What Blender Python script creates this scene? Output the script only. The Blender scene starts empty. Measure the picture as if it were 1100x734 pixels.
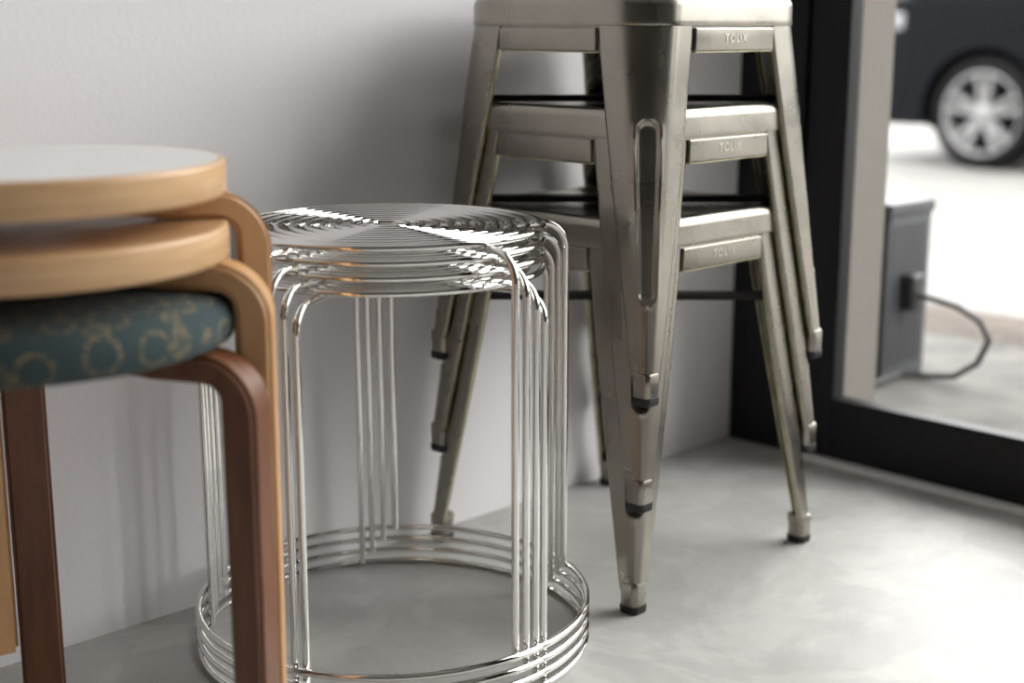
import bpy, bmesh, math
from mathutils import Vector, Matrix
scene = bpy.context.scene
R = math.radians

# ------------------------------------------------------------ materials
def new_mat(name):
    m = bpy.data.materials.new(name); m.use_nodes = True
    nt = m.node_tree; b = nt.nodes['Principled BSDF']
    return m, nt, b
def simple(name, col, rough=0.5, metal=0.0, coat=0.0, bump=0.0, bscale=50, var=0.0, vscale=5, rvar=0.0, stretch=(1,1,1), spec=0.5):
    m, nt, b = new_mat(name)
    b.inputs['Base Color'].default_value = (*col, 1)
    b.inputs['Roughness'].default_value = rough
    b.inputs['Metallic'].default_value = metal
    b.inputs['Coat Weight'].default_value = coat
    b.inputs['Specular IOR Level'].default_value = spec
    tc = nt.nodes.new('ShaderNodeTexCoord'); mp = nt.nodes.new('ShaderNodeMapping')
    mp.inputs['Scale'].default_value = stretch
    nt.links.new(tc.outputs['Object'], mp.inputs['Vector'])
    if var > 0 or rvar > 0:
        n = nt.nodes.new('ShaderNodeTexNoise'); n.inputs['Scale'].default_value = vscale
        n.inputs['Detail'].default_value = 6; n.inputs['Roughness'].default_value = 0.6
        nt.links.new(mp.outputs[0], n.inputs['Vector'])
        if var > 0:
            r = nt.nodes.new('ShaderNodeValToRGB')
            r.color_ramp.elements[0].position = 0.3; r.color_ramp.elements[1].position = 0.7
            r.color_ramp.elements[0].color = (*[c*(1-var) for c in col], 1)
            r.color_ramp.elements[1].color = (*[min(1, c*(1+var)) for c in col], 1)
            nt.links.new(n.outputs['Fac'], r.inputs['Fac'])
            nt.links.new(r.outputs['Color'], b.inputs['Base Color'])
        if rvar > 0:
            mr = nt.nodes.new('ShaderNodeMapRange')
            mr.inputs['From Min'].default_value = 0.3; mr.inputs['From Max'].default_value = 0.7
            mr.inputs['To Min'].default_value = rough-rvar; mr.inputs['To Max'].default_value = rough+rvar
            nt.links.new(n.outputs['Fac'], mr.inputs['Value'])
            nt.links.new(mr.outputs[0], b.inputs['Roughness'])
    if bump > 0:
        n2 = nt.nodes.new('ShaderNodeTexNoise'); n2.inputs['Scale'].default_value = bscale
        n2.inputs['Detail'].default_value = 4
        nt.links.new(mp.outputs[0], n2.inputs['Vector'])
        bp = nt.nodes.new('ShaderNodeBump'); bp.inputs['Strength'].default_value = bump
        bp.inputs['Distance'].default_value = 0.002
        nt.links.new(n2.outputs['Fac'], bp.inputs['Height'])
        nt.links.new(bp.outputs[0], b.inputs['Normal'])
    return m

M_wall = simple('painted_wall', (0.84, 0.815, 0.835), 0.5, bump=0.12, bscale=120, var=0.012, vscale=2)
M_walld = simple('unseen_contrast_wall', (0.10, 0.095, 0.09), 0.7)  # unseen back and right walls, darkened to add contrast to chrome and steel reflections
M_ceil = simple('painted_ceiling', (0.42, 0.41, 0.40), 0.8)
M_black = simple('black_frame_paint', (0.007, 0.007, 0.008), 0.5, spec=0.3)
M_alu = simple('white_track', (0.90, 0.90, 0.90), 0.35)
M_ext = simple('exterior_render', (0.105, 0.092, 0.080), 0.8, bump=0.3, bscale=80)
M_pave = simple('pavement_concrete', (0.056, 0.052, 0.047), 0.85, var=0.5, vscale=9, bump=0.5, bscale=40)
M_street = simple('street_asphalt', (0.105, 0.102, 0.098), 0.8, var=0.18, vscale=1.5, bump=0.3, bscale=60)
M_steel = simple('raw_steel', (0.325, 0.302, 0.265), 0.28, metal=1.0, var=0.14, vscale=9, rvar=0.06)
M_steel_edge = simple('lacquered_edge', (0.50, 0.47, 0.31), 0.35, metal=0.75, var=0.35, vscale=30)
M_emb = simple('embossed_metal', (0.55, 0.52, 0.46), 0.4, metal=0.9)
M_rub = simple('black_rubber', (0.012, 0.012, 0.012), 0.6)
M_brace = simple('dark_brace_steel', (0.03, 0.028, 0.027), 0.45, metal=0.6)
M_chrome = simple('chrome_wire', (0.82, 0.81, 0.79), 0.03, metal=1.0)
M_lino = simple('white_linoleum', (0.70, 0.69, 0.68), 0.30, coat=0.2)
M_plastic = simple('grey_box_paint', (0.036, 0.037, 0.041), 0.5)
M_cable = simple('cable_rubber', (0.005, 0.005, 0.006), 0.5)
M_car = simple('navy_car_paint', (0.0008, 0.0012, 0.0028), 0.4, coat=0.04, spec=0.12)
M_carglass = simple('car_window_tint', (0.01, 0.012, 0.015), 0.08)
M_tyre = simple('tyre_rubber', (0.003, 0.003, 0.0035), 0.8, spec=0.12)
M_rim = simple('alloy_rim', (0.19, 0.19, 0.195), 0.35, metal=0.4)
M_lamp = simple('headlamp_lens', (0.2, 0.2, 0.22), 0.1, coat=0.5)

def concrete_floor():
    m, nt, b = new_mat('polished_concrete')
    tc = nt.nodes.new('ShaderNodeTexCoord')
    n = nt.nodes.new('ShaderNodeTexNoise'); n.inputs['Scale'].default_value = 3.0; n.inputs['Detail'].default_value = 10
    n.inputs['Roughness'].default_value = 0.68; n.inputs['Distortion'].default_value = 0.7
    nt.links.new(tc.outputs['Object'], n.inputs['Vector'])
    r = nt.nodes.new('ShaderNodeValToRGB')
    r.color_ramp.elements[0].position = 0.32; r.color_ramp.elements[0].color = (0.375, 0.368, 0.352, 1)
    r.color_ramp.elements[1].position = 0.68; r.color_ramp.elements[1].color = (0.54, 0.532, 0.512, 1)
    nt.links.new(n.outputs['Fac'], r.inputs['Fac'])
    w = nt.nodes.new('ShaderNodeTexNoise'); w.inputs['Scale'].default_value = 4.5; w.inputs['Detail'].default_value = 9
    w.inputs['Distortion'].default_value = 2.2; w.inputs['Roughness'].default_value = 0.55
    nt.links.new(tc.outputs['Object'], w.inputs['Vector'])
    r2 = nt.nodes.new('ShaderNodeValToRGB')
    r2.color_ramp.elements[0].position = 0.50; r2.color_ramp.elements[0].color = (1, 1, 1, 1)
    r2.color_ramp.elements[1].position = 0.57; r2.color_ramp.elements[1].color = (1.13, 1.13, 1.13, 1)
    nt.links.new(w.outputs['Fac'], r2.inputs['Fac'])
    mx = nt.nodes.new('ShaderNodeMix'); mx.data_type = 'RGBA'; mx.blend_type = 'MULTIPLY'; mx.inputs['Factor'].default_value = 1
    nt.links.new(r.outputs[0], mx.inputs['A']); nt.links.new(r2.outputs[0], mx.inputs['B'])
    nt.links.new(mx.outputs['Result'], b.inputs['Base Color'])
    mr = nt.nodes.new('ShaderNodeMapRange'); mr.inputs['To Min'].default_value = 0.34; mr.inputs['To Max'].default_value = 0.52
    nt.links.new(w.outputs['Fac'], mr.inputs['Value']); nt.links.new(mr.outputs[0], b.inputs['Roughness'])
    b.inputs['Specular IOR Level'].default_value = 0.28
    return m
M_floor = concrete_floor()

def wood(name, c1, c2, stretch, rough=0.4, coat=0.15):
    m, nt, b = new_mat(name)
    tc = nt.nodes.new('ShaderNodeTexCoord'); mp = nt.nodes.new('ShaderNodeMapping')
    mp.inputs['Scale'].default_value = stretch
    nt.links.new(tc.outputs['Object'], mp.inputs[0])
    n = nt.nodes.new('ShaderNodeTexNoise'); n.inputs['Scale'].default_value = 12; n.inputs['Detail'].default_value = 7
    n.inputs['Distortion'].default_value = 0.4
    nt.links.new(mp.outputs[0], n.inputs['Vector'])
    r = nt.nodes.new('ShaderNodeValToRGB')
    r.color_ramp.elements[0].position = 0.3; r.color_ramp.elements[0].color = (*c1, 1)
    r.color_ramp.elements[1].position = 0.68; r.color_ramp.elements[1].color = (*c2, 1)
    nt.links.new(n.outputs['Fac'], r.inputs['Fac']); nt.links.new(r.outputs[0], b.inputs['Base Color'])
    b.inputs['Roughness'].default_value = rough; b.inputs['Coat Weight'].default_value = coat
    return m
M_birch_edge = wood('birch_edge', (0.50, 0.30, 0.15), (0.60, 0.38, 0.20), (1.5, 1.5, 14))
M_birch = wood('birch_leg', (0.46, 0.255, 0.115), (0.55, 0.315, 0.15), (6, 6, 0.8))
M_walnut = wood('walnut_leg', (0.105, 0.036, 0.015), (0.165, 0.062, 0.027), (6, 6, 0.7), 0.4, 0.1)

def fabric():
    m, nt, b = new_mat('teal_patterned_fabric')
    tc = nt.nodes.new('ShaderNodeTexCoord')
    v = nt.nodes.new('ShaderNodeTexVoronoi'); v.inputs['Scale'].default_value = 33; v.inputs['Randomness'].default_value = 0.25
    nt.links.new(tc.outputs['Object'], v.inputs['Vector'])
    r = nt.nodes.new('ShaderNodeValToRGB'); cr = r.color_ramp
    cr.elements[0].position = 0.38; cr.elements[0].color = (0, 0, 0, 1)
    cr.elements[1].position = 0.43; cr.elements[1].color = (1, 1, 1, 1)
    e = cr.elements.new(0.50); e.color = (1, 1, 1, 1)
    e = cr.elements.new(0.55); e.color = (0, 0, 0, 1)
    nt.links.new(v.outputs['Distance'], r.inputs['Fac'])
    n = nt.nodes.new('ShaderNodeTexNoise'); n.inputs['Scale'].default_value = 350
    nt.links.new(tc.outputs['Object'], n.inputs['Vector'])
    r2 = nt.nodes.new('ShaderNodeValToRGB'); r2.color_ramp.elements[0].position = 0.46; r2.color_ramp.elements[1].position = 0.56
    nt.links.new(n.outputs['Fac'], r2.inputs['Fac'])
    mul = nt.nodes.new('ShaderNodeMath'); mul.operation = 'MULTIPLY'
    nt.links.new(r.outputs[0], mul.inputs[0]); nt.links.new(r2.outputs[0], mul.inputs[1])
    mx = nt.nodes.new('ShaderNodeMix'); mx.data_type = 'RGBA'
    mx.inputs['A'].default_value = (0.026, 0.046, 0.050, 1); mx.inputs['B'].default_value = (0.18, 0.135, 0.07, 1)
    nt.links.new(mul.outputs[0], mx.inputs['Factor']); nt.links.new(mx.outputs['Result'], b.inputs['Base Color'])
    b.inputs['Roughness'].default_value = 0.95; b.inputs['Sheen Weight'].default_value = 0.05
    bp = nt.nodes.new('ShaderNodeBump'); bp.inputs['Strength'].default_value = 0.4; bp.inputs['Distance'].default_value = 0.001
    nt.links.new(n.outputs['Fac'], bp.inputs['Height']); nt.links.new(bp.outputs[0], b.inputs['Normal'])
    return m
M_fabric = fabric()

def glass_mat():
    m = bpy.data.materials.new('window_glass'); m.use_nodes = True
    nt = m.node_tree; nt.nodes.clear()
    o = nt.nodes.new('ShaderNodeOutputMaterial'); mix = nt.nodes.new('ShaderNodeMixShader')
    t = nt.nodes.new('ShaderNodeBsdfTransparent'); g = nt.nodes.new('ShaderNodeBsdfGlossy')
    g.inputs['Roughness'].default_value = 0.0
    t.inputs['Color'].default_value = (0.95, 0.96, 0.96, 1)
    f = nt.nodes.new('ShaderNodeFresnel'); f.inputs['IOR'].default_value = 1.15
    nt.links.new(f.outputs[0], mix.inputs[0]); nt.links.new(t.outputs[0], mix.inputs[1]); nt.links.new(g.outputs[0], mix.inputs[2])
    nt.links.new(mix.outputs[0], o.inputs[0])
    return m
M_glass = glass_mat()

# ------------------------------------------------------------ mesh helpers
def mesh_obj(name, verts, faces, mats, parent=None, mw=None, smooth=True, fmats=None, angle=40):
    me = bpy.data.meshes.new(name)
    me.from_pydata([tuple(v) for v in verts], [], faces)
    for m in (mats if isinstance(mats, (list, tuple)) else [mats]): me.materials.append(m)
    if fmats: me.polygons.foreach_set('material_index', fmats)
    bm = bmesh.new(); bm.from_mesh(me)
    bmesh.ops.recalc_face_normals(bm, faces=bm.faces)
    bm.to_mesh(me); bm.free()
    if smooth:
        me.polygons.foreach_set('use_smooth', [True]*len(me.polygons))
        me.set_sharp_from_angle(angle=R(angle))
    me.update()
    o = bpy.data.objects.new(name, me); scene.collection.objects.link(o)
    if parent: o.parent = parent
    if mw is not None: o.matrix_world = mw
    return o
def empty(name, mw):
    e = bpy.data.objects.new(name, None); e.empty_display_size = 0.1
    scene.collection.objects.link(e); e.matrix_world = mw
    return e
class Geo:
    def __init__(s): s.v = []; s.f = []; s.m = []
    def add(s, v, f, mi=0, M=None):
        k = len(s.v)
        s.v += [ (M @ Vector(p)) if M is not None else Vector(p) for p in v]
        s.f += [tuple(i+k for i in q) for q in f]
        s.m += mi if isinstance(mi, list) else [mi]*len(f)
    def box(s, x0, x1, y0, y1, z0, z1, mi=0, M=None, bev=0.0):
        bm = bmesh.new(); bmesh.ops.create_cube(bm, size=1)
        for v in bm.verts:
            v.co = Vector(((x0+x1)/2+v.co.x*(x1-x0), (y0+y1)/2+v.co.y*(y1-y0), (z0+z1)/2+v.co.z*(z1-z0)))
        if bev > 0: bmesh.ops.bevel(bm, geom=bm.edges[:], offset=bev, segments=3, profile=0.6, affect='EDGES')
        s.addbm(bm, mi, M)
    def addbm(s, bm, mi=0, M=None):
        bm.verts.index_update()
        s.add([v.co.copy() for v in bm.verts], [tuple(v.index for v in f.verts) for f in bm.faces], mi, M); bm.free()
    def loft(s, loops, mi=0, closed=True, cap0=False, cap1=False, M=None, colmat=None):
        n = len(loops[0]); v = [p for l in loops for p in l]; f = []; ml = []
        for i in range(len(loops)-1):
            for j in range(n if closed else n-1):
                a = i*n+j; b = i*n+(j+1) % n
                f.append((a, b, b+n, a+n)); ml.append(colmat(j, n) if colmat else mi)
        if cap0: f.append(tuple(range(n))[::-1]); ml.append(mi)
        if cap1: f.append(tuple(range((len(loops)-1)*n, len(loops)*n))); ml.append(mi)
        s.add(v, f, ml, M)
    def lathe(s, prof, n=64, mi=0, M=None, cap0=False, cap1=False):
        s.loft([[(r*math.cos(2*math.pi*j/n), r*math.sin(2*math.pi*j/n), z) for j in range(n)] for r, z in prof], mi, True, cap0, cap1, M)
    def tube(s, path, rad, closed=False, n=10, mi=0, M=None):
        P = [Vector(p) for p in path]; L = len(P); loops = []
        ref = None
        for i in range(L):
            if closed: t = P[(i+1) % L]-P[i-1]
            else: t = P[min(i+1, L-1)]-P[max(i-1, 0)]
            t.normalize()
            if ref is None:
                ref = Vector((0, 0, 1)) if abs(t.z) < 0.9 else Vector((1, 0, 0))
            a = (ref - t*ref.dot(t)).normalized(); ref = a
            b = t.cross(a)
            loops.append([P[i]+(a*math.cos(2*math.pi*k/n)+b*math.sin(2*math.pi*k/n))*rad for k in range(n)])
        if closed: loops.append(loops[0]); s.loft(loops, mi, M=M)
        else: s.loft(loops, mi, cap0=True, cap1=True, M=M)
    def obj(s, name, mats, parent=None, mw=None, smooth=True, angle=40):
        return mesh_obj(name, s.v, s.f, mats, parent, mw, smooth, s.m, angle)

def child(g, name, mats, parent, **k):
    o = g.obj(name, mats, None, None, **k); o.parent = parent
    return o

# ------------------------------------------------------------ room (local frame: x along the glazed wall, y outwards)
CX, CY = 0.358, 2.2635
A = math.atan2(-0.7193, 0.6947)
ROOM = Matrix.Translation((CX, CY, 0)) @ Matrix.Rotation(A, 4, 'Z')
XW, YB = 4.4, -4.2
GL = 0.193           # left edge of the glass
RV = 0.125           # outer face of the front wall
def roombox(name, mat, *b, bev=0.0):
    g = Geo(); g.box(*b, bev=bev); return g.obj(name, mat, mw=ROOM, smooth=bev > 0)
roombox('floor', M_floor, 0, XW, YB, 0.03, -0.1, 0)
roombox('wall_left', M_wall, -0.12, 0, YB, 0.03, -0.1, 2.6)
roombox('wall_back', M_walld, -0.12, XW, YB-0.12, YB, -0.1, 2.6)
roombox('wall_right', M_walld, XW, XW+0.12, YB-0.12, 0.035, -0.1, 2.6)
roombox('ceiling', M_ceil, -0.12, XW+0.12, YB-0.12, RV, 2.6, 2.7)
g = Geo(); g.box(0.0, GL, 0.035, RV, -0.1, 2.6); g.box(-3.0, 0.0, 0.031, RV, -0.15, 2.9); g.box(GL, XW, 0.035, RV, 2.3, 2.6)
g.obj('wall_front', M_ext, mw=ROOM, smooth=False)

g = Geo(); g.box(0.0, 0.120, 0.0, 0.035, 0.0, 2.6, bev=0.002); g.box(GL, XW, 0.0, 0.035, 2.25, 2.6, bev=0.002)
g.box(0.120, 0.126, 0.012, 0.035, 0, 2.25)
g.obj('trim_1', M_black, mw=ROOM)
roombox('trim_2', M_alu, 0.13, XW, -0.022, -0.001, 0.0005, 0.008, bev=0.001)
door = empty('door_1', ROOM)
g = Geo()
g.box(0.126, GL, 0.004, 0.034, 0.004, 2.245, bev=0.002)
g.box(1.05, 1.13, 0.004, 0.034, 0.004, 2.245, bev=0.002)
g.box(GL, 1.05, 0.004, 0.034, 0.004, 0.10, bev=0.002)
g.box(GL, 1.05, 0.004, 0.034, 2.17, 2.245, bev=0.002)
child(g, 'door_frame', M_black, door)
g = Geo(); g.box(GL-0.004, 1.054, 0.022, 0.027, 0.098, 2.172); child(g, 'door_glass', M_glass, door, smooth=False)
g = Geo(); g.tube([(1.09, 0.0, 0.9), (1.09, -0.05, 0.92), (1.09, -0.05, 1.2), (1.09, 0.0, 1.22)], 0.009); child(g, 'door_pull', M_alu, door)
win = empty('window_1', ROOM)
g = Geo()
for x in (1.14, 2.2, 3.3, XW-0.06): g.box(x, x+0.06, 0.004, 0.034, 0.004, 2.245, bev=0.002)
g.box(1.2, XW, 0.004, 0.034, 0.004, 0.10, bev=0.002); g.box(1.2, XW, 0.004, 0.034, 2.17, 2.245, bev=0.002)
child(g, 'window_frame', M_black, win)
g = Geo(); g.box(1.2, XW-0.06, 0.022, 0.027, 0.098, 2.172); child(g, 'window_glass', M_glass, win, smooth=False)

# ------------------------------------------------------------ outside
def brick():
    m, nt, b = new_mat('brown_brick')
    tc = nt.nodes.new('ShaderNodeTexCoord'); br = nt.nodes.new('ShaderNodeTexBrick')
    br.inputs['Scale'].default_value = 4; br.inputs['Color1'].default_value = (0.020, 0.012, 0.008, 1)
    br.inputs['Color2'].default_value = (0.050, 0.033, 0.022, 1); br.inputs['Mortar'].default_value = (0.07, 0.060, 0.05, 1)
    nt.links.new(tc.outputs['Object'], br.inputs['Vector']); nt.links.new(br.outputs[0], b.inputs['Base Color'])
    b.inputs['Roughness'].default_value = 0.9
    return m
g = Geo(); g.box(-6, 9, RV+0.001, 0.98, -0.2, 0.0, 0); g.box(-6, 9, 0.981, 1.28, -0.2, 0.0, 1, bev=0.006)
g.obj('pavement', [M_pave, brick()], mw=ROOM)
roombox('street', M_street, -25, 25, 1.281, 30, -0.3, -0.12)

# utility box with plug and cable
L2 = ROOM.inverted() @ Vector((0.702, 2.623, 0))
util = empty('utility_box', ROOM @ Matrix.Translation((L2.x, L2.y, 0.001)))
g = Geo(); g.box(-0.17, 0, 0, 0.15, 0.0, 0.335, bev=0.005); g.box(-0.175, 0.004, -0.004, 0.154, 0.315, 0.34, bev=0.004)
for i in range(5): g.box(0.0, 0.003, 0.02+i*0.024, 0.032+i*0.024, 0.03, 0.30, bev=0.001)
child(g, 'box_body', M_plastic, util)
g = Geo(); g.box(0.0, 0.03, 0.045, 0.085, 0.135, 0.205, bev=0.008)
g.tube([(0.03, 0.065, 0.165), (0.06, 0.07, 0.16), (0.10, 0.085, 0.15), (0.14, 0.10, 0.125), (0.155, 0.11, 0.09), (0.14, 0.10, 0.045), (0.10, 0.09, 0.015), (0.05, 0.08, 0.008), (0.005, 0.06, 0.008), (0.004, 0.0, 0.007), (0.01, -0.1, 0.007)], 0.006)
child(g, 'plug_and_cable', M_cable, util)

# car
def arc(cx, cz, r, a0, a1, n):
    return [(cx+r*math.cos(R(a0+(a1-a0)*i/n)), cz+r*math.sin(R(a0+(a1-a0)*i/n))) for i in range(n+1)]
CAR = ROOM @ Matrix.Translation((-2.53, 5.53, -0.12))
car = empty('car', CAR)
prof = [(-0.80, 0.23)] + arc(0, 0.31, 0.36, 193, -13, 20) + arc(2.6, 0.31, 0.36, 193, -13, 20) + \
       [(3.35, 0.25), (3.45, 0.45), (3.46, 0.80), (3.35, 1.08), (2.9, 1.12), (1.6, 1.10), (0.65, 1.08), (0.1, 1.03), (-0.4, 0.98), (-0.75, 0.88), (-0.90, 0.65), (-0.90, 0.3)]
bm = bmesh.new()
a = [bm.verts.new((x, 0, z)) for x, z in prof]
f = bm.faces.new(a)
ext = bmesh.ops.extrude_face_region(bm, geom=[f])
for v in ext['geom']:
    if isinstance(v, bmesh.types.BMVert): v.co.y += 1.75
bmesh.ops.recalc_face_normals(bm, faces=bm.faces)
ed = [e for e in bm.edges if abs(e.verts[0].co.y-e.verts[1].co.y) < 1e-5 and min(e.verts[0].co.z, e.verts[1].co.z) > 0.75]
bmesh.ops.bevel(bm, geom=ed, offset=0.05, segments=4, affect='EDGES')
g = Geo(); g.addbm(bm)
child(g, 'body', M_car, car, angle=30)
def quadloop(x0, x1, y0, y1, z): return [(x0, y0, z), (x1, y0, z), (x1, y1, z), (x0, y1, z)]
g = Geo(); g.loft([quadloop(0.55, 3.35, 0.07, 1.68, 1.07), quadloop(1.25, 2.95, 0.25, 1.50, 1.52)], 0)
g.loft([quadloop(1.20, 3.0, 0.23, 1.52, 1.515), quadloop(1.28, 2.9, 0.27, 1.48, 1.57)], 1, cap0=True, cap1=True)
for x0, x1 in ((0.55, 1.25), (1.9, 2.0), (3.35, 2.95)):
    g.loft([quadloop(x0-0.04, x0+0.06, 0.06, 0.09, 1.07), quadloop(x1-0.04, x1+0.06, 0.235, 0.265, 1.525)], 1)
child(g, 'cabin', [M_carglass, M_car], car, smooth=False)
g = Geo(); g.box(-0.88, -0.50, -0.004, 0.3, 0.76, 0.86, bev=0.02); child(g, 'headlamp', M_lamp, car)
g = Geo(); g.box(0.42, 2.18, -0.012, 0.02, 0.22, 0.30, bev=0.008); g.box(0.9, 1.02, -0.02, 0.01, 0.84, 0.86, bev=0.004); child(g, 'side_skirt', M_car, car)
def wheel(name, x):
    W = Matrix.Translation((x, 0.10, 0.31)) @ Matrix.Rotation(R(90), 4, 'X')   # local z -> -y (towards viewer)
    g = Geo()
    g.lathe([(0.225, -0.10), (0.285, -0.10), (0.305, -0.085), (0.31, -0.06), (0.31, 0.05), (0.305, 0.075), (0.285, 0.09), (0.25, 0.092), (0.232, 0.085), (0.225, 0.07), (0.225, -0.10)], 64, 0, W)
    g.lathe([(0.232, 0.088), (0.222, 0.09), (0.212, 0.075), (0.208, -0.05)], 64, 1, W)
    g.lathe([(0.208, 0.0), (0.0, 0.0)], 64, 0, W)
    g.lathe([(0.055, 0.03), (0.052, 0.07), (0.03, 0.078), (0.001, 0.078)], 32, 1, W)
    for k in range(5):
        for s in (-1, 1):
            Mx = W @ Matrix.Rotation(2*math.pi*k/5+R(90), 4, 'Z') @ Matrix.Rotation(s*R(11), 4, 'Z')
            g.loft([[(0.03, -0.020, 0.035), (0.03, 0.020, 0.035), (0.03, 0.016, 0.07), (0.03, -0.016, 0.07)],
                    [(0.215, -0.020, 0.045), (0.215, 0.020, 0.045), (0.215, 0.015, 0.082), (0.215, -0.015, 0.082)]], 1, cap0=True, cap1=True, M=Mx)
    child(g, name, [M_tyre, M_rim], car)
wheel('wheel_front', 0.0); wheel('wheel_rear', 2.6)
g = Geo(); g.box(-0.45, 0.45, 0.24, 1.5, 0.2, 0.7); g.box(2.15, 3.05, 0.24, 1.5, 0.2, 0.7); child(g, 'wheel_wells', M_tyre, car, smooth=False)

# ------------------------------------------------------------ metal stools
def rsq(a, r, z, n=16):
    pts = []
    for k, (sx, sy) in enumerate(((1, 1), (-1, 1), (-1, -1), (1, -1))):
        for i in range(n+1):
            t = R(90*k + 90*i/n)
            pts.append((sx*(a-r)+r*math.cos(t), sy*(a-r)+r*math.sin(t), z))
    return pts
def smooth(x): x = max(0, min(1, x)); return x*x*(3-2*x)
HT = 0.45
def metal_stool(zoff, px, py, rot):
    root = empty('metal_stool', Matrix.Translation((px, py, zoff)) @ Matrix.Rotation(R(rot), 4, 'Z'))
    T = HT
    g = Geo(); a, r = 0.154, 0.058
    loops = [rsq(a-0.0018, r-0.0018, T-0.033), rsq(a, r, T-0.034), rsq(a+0.0005, r, T-0.031), rsq(a, r, T-0.028), rsq(a, r, T-0.012), rsq(a-0.001, r-0.001, T-0.007), rsq(a-0.0035, r-0.0035, T-0.003),
             rsq(a-0.0075, r-0.0075, T-0.0006), rsq(a-0.012, r-0.012, T), rsq(a-0.017, r-0.017, T-0.001), rsq(a-0.023, r-0.023, T-0.004), rsq(a-0.03, r-0.03, T-0.005)]
    circ = lambda rr, z: [(rr*math.cos(math.atan2(p[1], p[0])), rr*math.sin(math.atan2(p[1], p[0])), z) for p in loops[0]]
    loops += [circ(0.07, T-0.0052), circ(0.024, T-0.005), circ(0.020, T-0.006), circ(0.019, T-0.010)]
    g.loft(loops)
    o = child(g, 'seat', M_steel, root, angle=60)
    sm = o.modifiers.new('Solidify', 'SOLIDIFY'); sm.thickness = 0.0014; sm.offset = -1
    g = Geo()
    for k in range(4):
        M = Matrix.Rotation(R(90*k), 4, 'Z')
        g.loft([[(-0.082, 0.1505, T-0.028), (0.082, 0.1505, T-0.028)], [(-0.081, 0.1512, T-0.062), (0.081, 0.1512, T-0.062)]], closed=False, M=M)
        # raised apron panel
        g.box(-0.0755, 0.0755, 0.1490, 0.1548, T-0.0625, T-0.0365, M=M, bev=0.0016)
        g.box(-0.0745, 0.0745, 0.1470, 0.1535, T-0.0640, T-0.0628, 1, M=M)
    child(g, 'aprons', [M_steel, M_steel_edge], root)
    for k in (0, 2):
        cu = bpy.data.curves.new('emboss', 'FONT'); cu.body = 'TOLIX'; cu.size = 0.0135; cu.extrude = 0.0004; cu.offset = 0.0003
        cu.align_x = 'CENTER'; cu.align_y = 'CENTER'; cu.space_character = 1.15
        to = bpy.data.objects.new('embossed_label', cu); scene.collection.objects.link(to)
        to.parent = root
        to.matrix_local = Matrix.Rotation(R(90*k), 4, 'Z') @ Matrix.Translation((0, 0.1549, T-0.0485)) @ Matrix.Rotation(R(180), 4, 'Z') @ Matrix.Rotation(R(90), 4, 'X')
        cu.materials.append(M_emb)
    z0, z1 = T-0.029, 0.028
    rows, arcN, strN = 120, 28, 7
    g = Geo()
    for k in range(4):
        M = Matrix.Rotation(R(90*k), 4, 'Z'); loops = []
        for i in range(rows+1):
            h = i/rows; z = z0+(z1-z0)*h
            a = 0.1515+(0.1785-0.1515)*h
            w = 0.0765-0.0525*(h**1.15); r = 0.054-0.042*(h**0.9); r = min(r, w*0.8)
            pts = [(a-w-0.0010, a-0.007), (a-w-0.0006, a-0.0025), (a-w+0.0006, a-0.0006)]
            for j in range(strN):
                t = j/strN; pts.append((a-w+0.003+(w-r-0.003)*t, a))
            for j in range(arcN+1):
                t = R(90-90*j/arcN); pts.append((a-r+r*math.cos(t), a-r+r*math.sin(t)))
            for j in range(strN):
                t = 1-(j+1)/strN; pts.append((a, a-w+0.003+(w-r-0.003)*t))
            pts += [(a-0.0006, a-w+0.0006), (a-0.0025, a-w-0.0006), (a-0.007, a-w-0.0010)]
            out = []
            for (x, y) in pts:
                lat = (x-y)/math.sqrt(2)
                zz = T-z; c = min(max(zz, 0.148), 0.325); d = math.hypot(lat, zz-c)
                hw = 0.0125*(1-0.25*smooth((zz-0.15)/0.18))
                disp = -0.0060*smooth((hw-d)/0.007+0.35) + 0.0010*smooth(1-abs(d-hw-0.002)/0.005)
                if zz > 0.33: disp += 0.0006*smooth(1-abs(lat)/0.004)
                dd = disp/math.sqrt(2)
                out.append((x+dd, y+dd, z))
            loops.append(out)
        g.loft(loops, closed=False, M=M, colmat=lambda j, n: 1 if j in (0, n-2) else 0)
    o = child(g, 'legs', [M_steel, M_steel_edge], root, angle=50)
    sm = o.modifiers.new('Solidify', 'SOLIDIFY'); sm.thickness = 0.0014; sm.offset = -1
    g = Geo()
    for k in range(4):
        M = Matrix.Rotation(R(90*k), 4, 'Z') @ Matrix.Translation((0.1665, 0.1665, 0))
        def ring(h, r, z, dx=0): return [(p[0]+dx, p[1]+dx, z) for p in rsq(h, r, 0, 6)]
        g.loft([ring(0.0105, 0.006, 0.038, -0.001), ring(0.0124, 0.007, 0.037, -0.0008), ring(0.0131, 0.007, 0.034, -0.0005), ring(0.0124, 0.007, 0.022), ring(0.0122, 0.007, 0.0095)], 0, M=M, cap0=True)
        g.loft([ring(0.0116, 0.007, 0.0100), ring(0.0130, 0.0075, 0.0095), ring(0.0133, 0.0075, 0.0075), ring(0.0128, 0.007, 0.0012), ring(0.012, 0.006, 0.0)], 1, M=M, cap0=True, cap1=True)
    child(g, 'feet', [M_steel, M_rub], root)
    g = Geo()
    for k in range(2):
        M = Matrix.Rotation(R(45+90*k), 4, 'Z')
        zb = T-0.121+k*0.002; L = 0.190
        g.box(-L, L, -0.011, 0.011, zb-0.0015, zb+0.0015, M=M)
        g.box(-L, L, -0.0125, -0.0105, zb-0.006, zb+0.0015, M=M); g.box(-L, L, 0.0105, 0.0125, zb-0.006, zb+0.0015, M=M)
    child(g, 'cross_brace', M_brace, root, smooth=False)
    return root
for i in range(3):
    metal_stool(0.1240*i, 0.143+0.002*i, 1.780, 45+0.6*(i-1))

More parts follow.
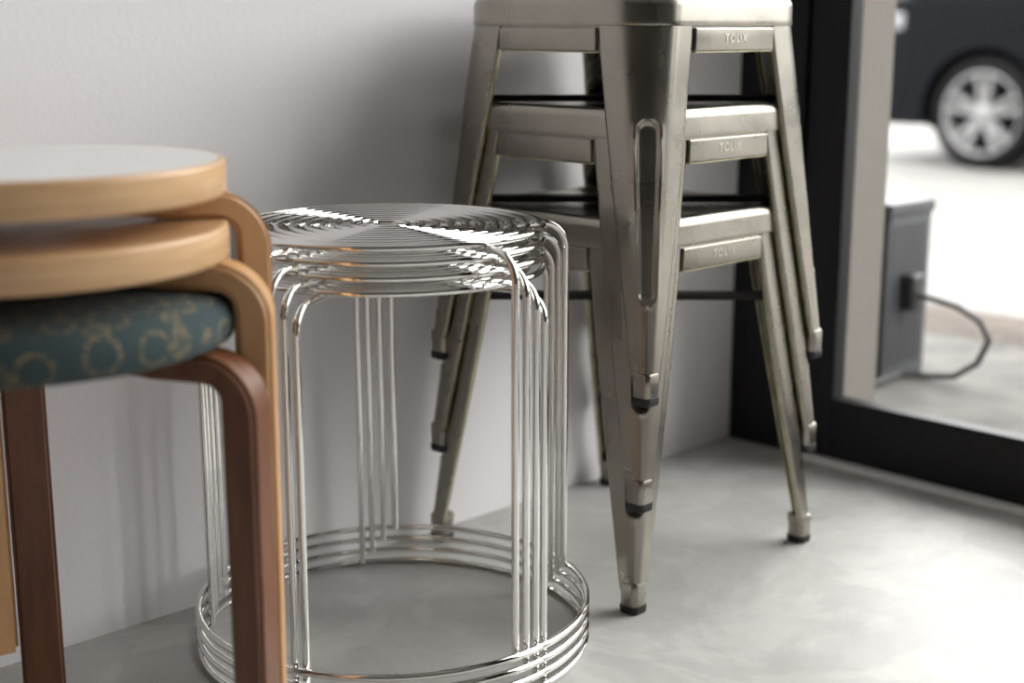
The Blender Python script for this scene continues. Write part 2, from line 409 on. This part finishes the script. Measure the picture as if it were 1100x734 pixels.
# ------------------------------------------------------------ wire stools
def wire_stool(zoff, rot):
    root = empty('wire_stool', Matrix.Translation((-0.1305, 1.485, zoff)) @ Matrix.Rotation(R(rot), 4, 'Z'))
    zs = 0.4155
    circle = lambda r, z, n=80: [(r*math.cos(2*math.pi*i/n), r*math.sin(2*math.pi*i/n), z) for i in range(n)]
    g = Geo()
    nr = 10
    for i in range(nr):
        r = 0.022+(0.163-0.022)*i/(nr-1)
        g.tube(circle(r, zs), 0.0032 if i < nr-1 else 0.0036, closed=True, n=10)
    child(g, 'seat_rings', M_chrome, root)
    g = Geo(); RL = 0.206
    for k in range(5):
        t = 2*math.pi*k/5; c, s = math.cos(t), math.sin(t)
        pr = [(0.020, zs-0.0066), (0.06, zs-0.0066), (0.12, zs-0.0066), (0.16, zs-0.0066)]
        rb = 0.028; cxx = RL-rb; czz = zs-0.0066-rb
        pr += [(cxx+rb*math.sin(R(q)), czz+rb*math.cos(R(q))) for q in range(0, 91, 9)]
        pr += [(RL, 0.2), (RL, 0.0040)]
        g.tube([(r*c, r*s, z) for r, z in pr], 0.0040, n=12)
    child(g, 'legs', M_chrome, root)
    g = Geo(); g.tube(circle(0.2135, 0.0040, 128), 0.0037, closed=True, n=10)
    child(g, 'base_ring', M_chrome, root)
for i, rt in enumerate((-38.0, -41.5, -45.5, -49.5)):
    wire_stool(0.0145*i, rt)

# ------------------------------------------------------------ bentwood stools
def bent_stool(zoff, rot, kind):
    root = empty('bentwood_stool', Matrix.Translation((-0.40, 1.13, zoff)) @ Matrix.Rotation(R(rot), 4, 'Z'))
    zb = 0.412
    legm = M_walnut if kind == 'fabric' else M_birch
    for k in range(3):
        out = [(0.045, zb)] + [(0.155+0.05*math.sin(R(q)), zb-0.05+0.05*math.cos(R(q))) for q in range(0, 91, 9)] + [(0.2045, 0.2), (0.203, 0.0)]
        inn = [(0.178, 0.0), (0.1765, 0.2)] + [(0.161+0.015*math.cos(R(q)), zb-0.024-0.015+0.015*math.sin(R(q))) for q in range(0, 91, 15)] + [(0.12, zb-0.022), (0.045, zb-0.012)]
        pr = out+inn; hw = 0.020
        bm = bmesh.new()
        a = [bm.verts.new((r, -hw, z)) for r, z in pr]; f = bm.faces.new(a)
        e = bmesh.ops.extrude_face_region(bm, geom=[f])
        for v in e['geom']:
            if isinstance(v, bmesh.types.BMVert): v.co.y += 2*hw
        bmesh.ops.recalc_face_normals(bm, faces=bm.faces)
        ed = [q for q in bm.edges if abs(q.verts[0].co.y-q.verts[1].co.y) < 1e-6]
        bmesh.ops.bevel(bm, geom=ed, offset=0.004, segments=3, affect='EDGES', clamp_overlap=True)
        g = Geo(); g.addbm(bm, 0)
        o = child(g, 'leg_%d' % (k+1), legm, root, angle=35)
        o.matrix_local = Matrix.Rotation(R(120*k), 4, 'Z')
    g = Geo()
    if kind == 'fabric':
        RR = 0.174
        g.lathe([(0.001, zb), (RR-0.012, zb), (RR-0.003, zb+0.004), (RR, zb+0.013), (RR+0.001, zb+0.022), (RR-0.003, zb+0.032), (RR-0.013, zb+0.039), (RR-0.035, zb+0.0425), (0.09, zb+0.0435), (0.001, zb+0.0435)], 96)
        child(g, 'cushion', M_fabric, root, angle=80)
    else:
        RR = 0.170; th = 0.028
        g.lathe([(0.001, zb), (RR-0.002, zb), (RR, zb+0.002), (RR, zb+th-0.003)], 128, 0)
        g.lathe([(RR, zb+th-0.003), (RR-0.0008, zb+th-0.001), (RR-0.003, zb+th), (RR-0.006, zb+th)], 128, 0)
        g.lathe([(RR-0.006, zb+th), (0.001, zb+th)], 128, 1)
        child(g, 'seat', [M_birch_edge, M_lino if kind == 'white' else M_birch_edge], root, angle=60)
bent_stool(0.0, -10, 'fabric')
bent_stool(0.067, 3, 'birch')
bent_stool(0.119, 21, 'white')

# ------------------------------------------------------------ light
w = bpy.data.worlds.new('sky'); scene.world = w; w.use_nodes = True
nt = w.node_tree; bg = nt.nodes['Background']
tc = nt.nodes.new('ShaderNodeTexCoord'); sp = nt.nodes.new('ShaderNodeSeparateXYZ')
nt.links.new(tc.outputs['Generated'], sp.inputs[0])
r = nt.nodes.new('ShaderNodeValToRGB'); cr = r.color_ramp
cr.elements[0].position = 0.06; cr.elements[0].color = (0.03, 0.03, 0.03, 1)
cr.elements[1].position = 0.22; cr.elements[1].color = (1.0, 0.985, 0.96, 1)
nt.links.new(sp.outputs['Z'], r.inputs[0]); nt.links.new(r.outputs[0], bg.inputs[0])
bg.inputs[1].default_value = 9.6
sd = bpy.data.lights.new('sun', 'SUN'); sd.energy = 4; sd.angle = R(2); sd.color = (1, 0.93, 0.84)
so = bpy.data.objects.new('sun', sd); scene.collection.objects.link(so)
d = (ROOM.to_3x3() @ Vector((-0.35, 0.5, -0.95))).normalized()
so.rotation_euler = d.to_track_quat('-Z', 'Y').to_euler()
pd = bpy.data.lights.new('glazing_portal', 'AREA'); pd.shape = 'RECTANGLE'; pd.size = XW-GL; pd.size_y = 2.1
pd.cycles.is_portal = True
po = bpy.data.objects.new('glazing_portal', pd); scene.collection.objects.link(po)
inward = (ROOM.to_3x3() @ Vector((0, -1, 0))).normalized()
po.matrix_world = Matrix.Translation(ROOM @ Vector(((XW+GL)/2, 0.05, 1.15))) @ inward.to_track_quat('-Z', 'Y').to_matrix().to_4x4()

# ------------------------------------------------------------ camera
cd = bpy.data.cameras.new('camera'); co = bpy.data.objects.new('camera', cd); scene.collection.objects.link(co)
cd.sensor_width = 36; cd.lens = 50; cd.clip_start = 0.02
co.location = (0, 0, 0.663); co.rotation_euler = (R(90-12.5), 0, 0)
cd.dof.use_dof = True; cd.dof.focus_distance = 1.49; cd.dof.aperture_fstop = 2.6
scene.camera = co
scene.view_settings.view_transform = 'Standard'
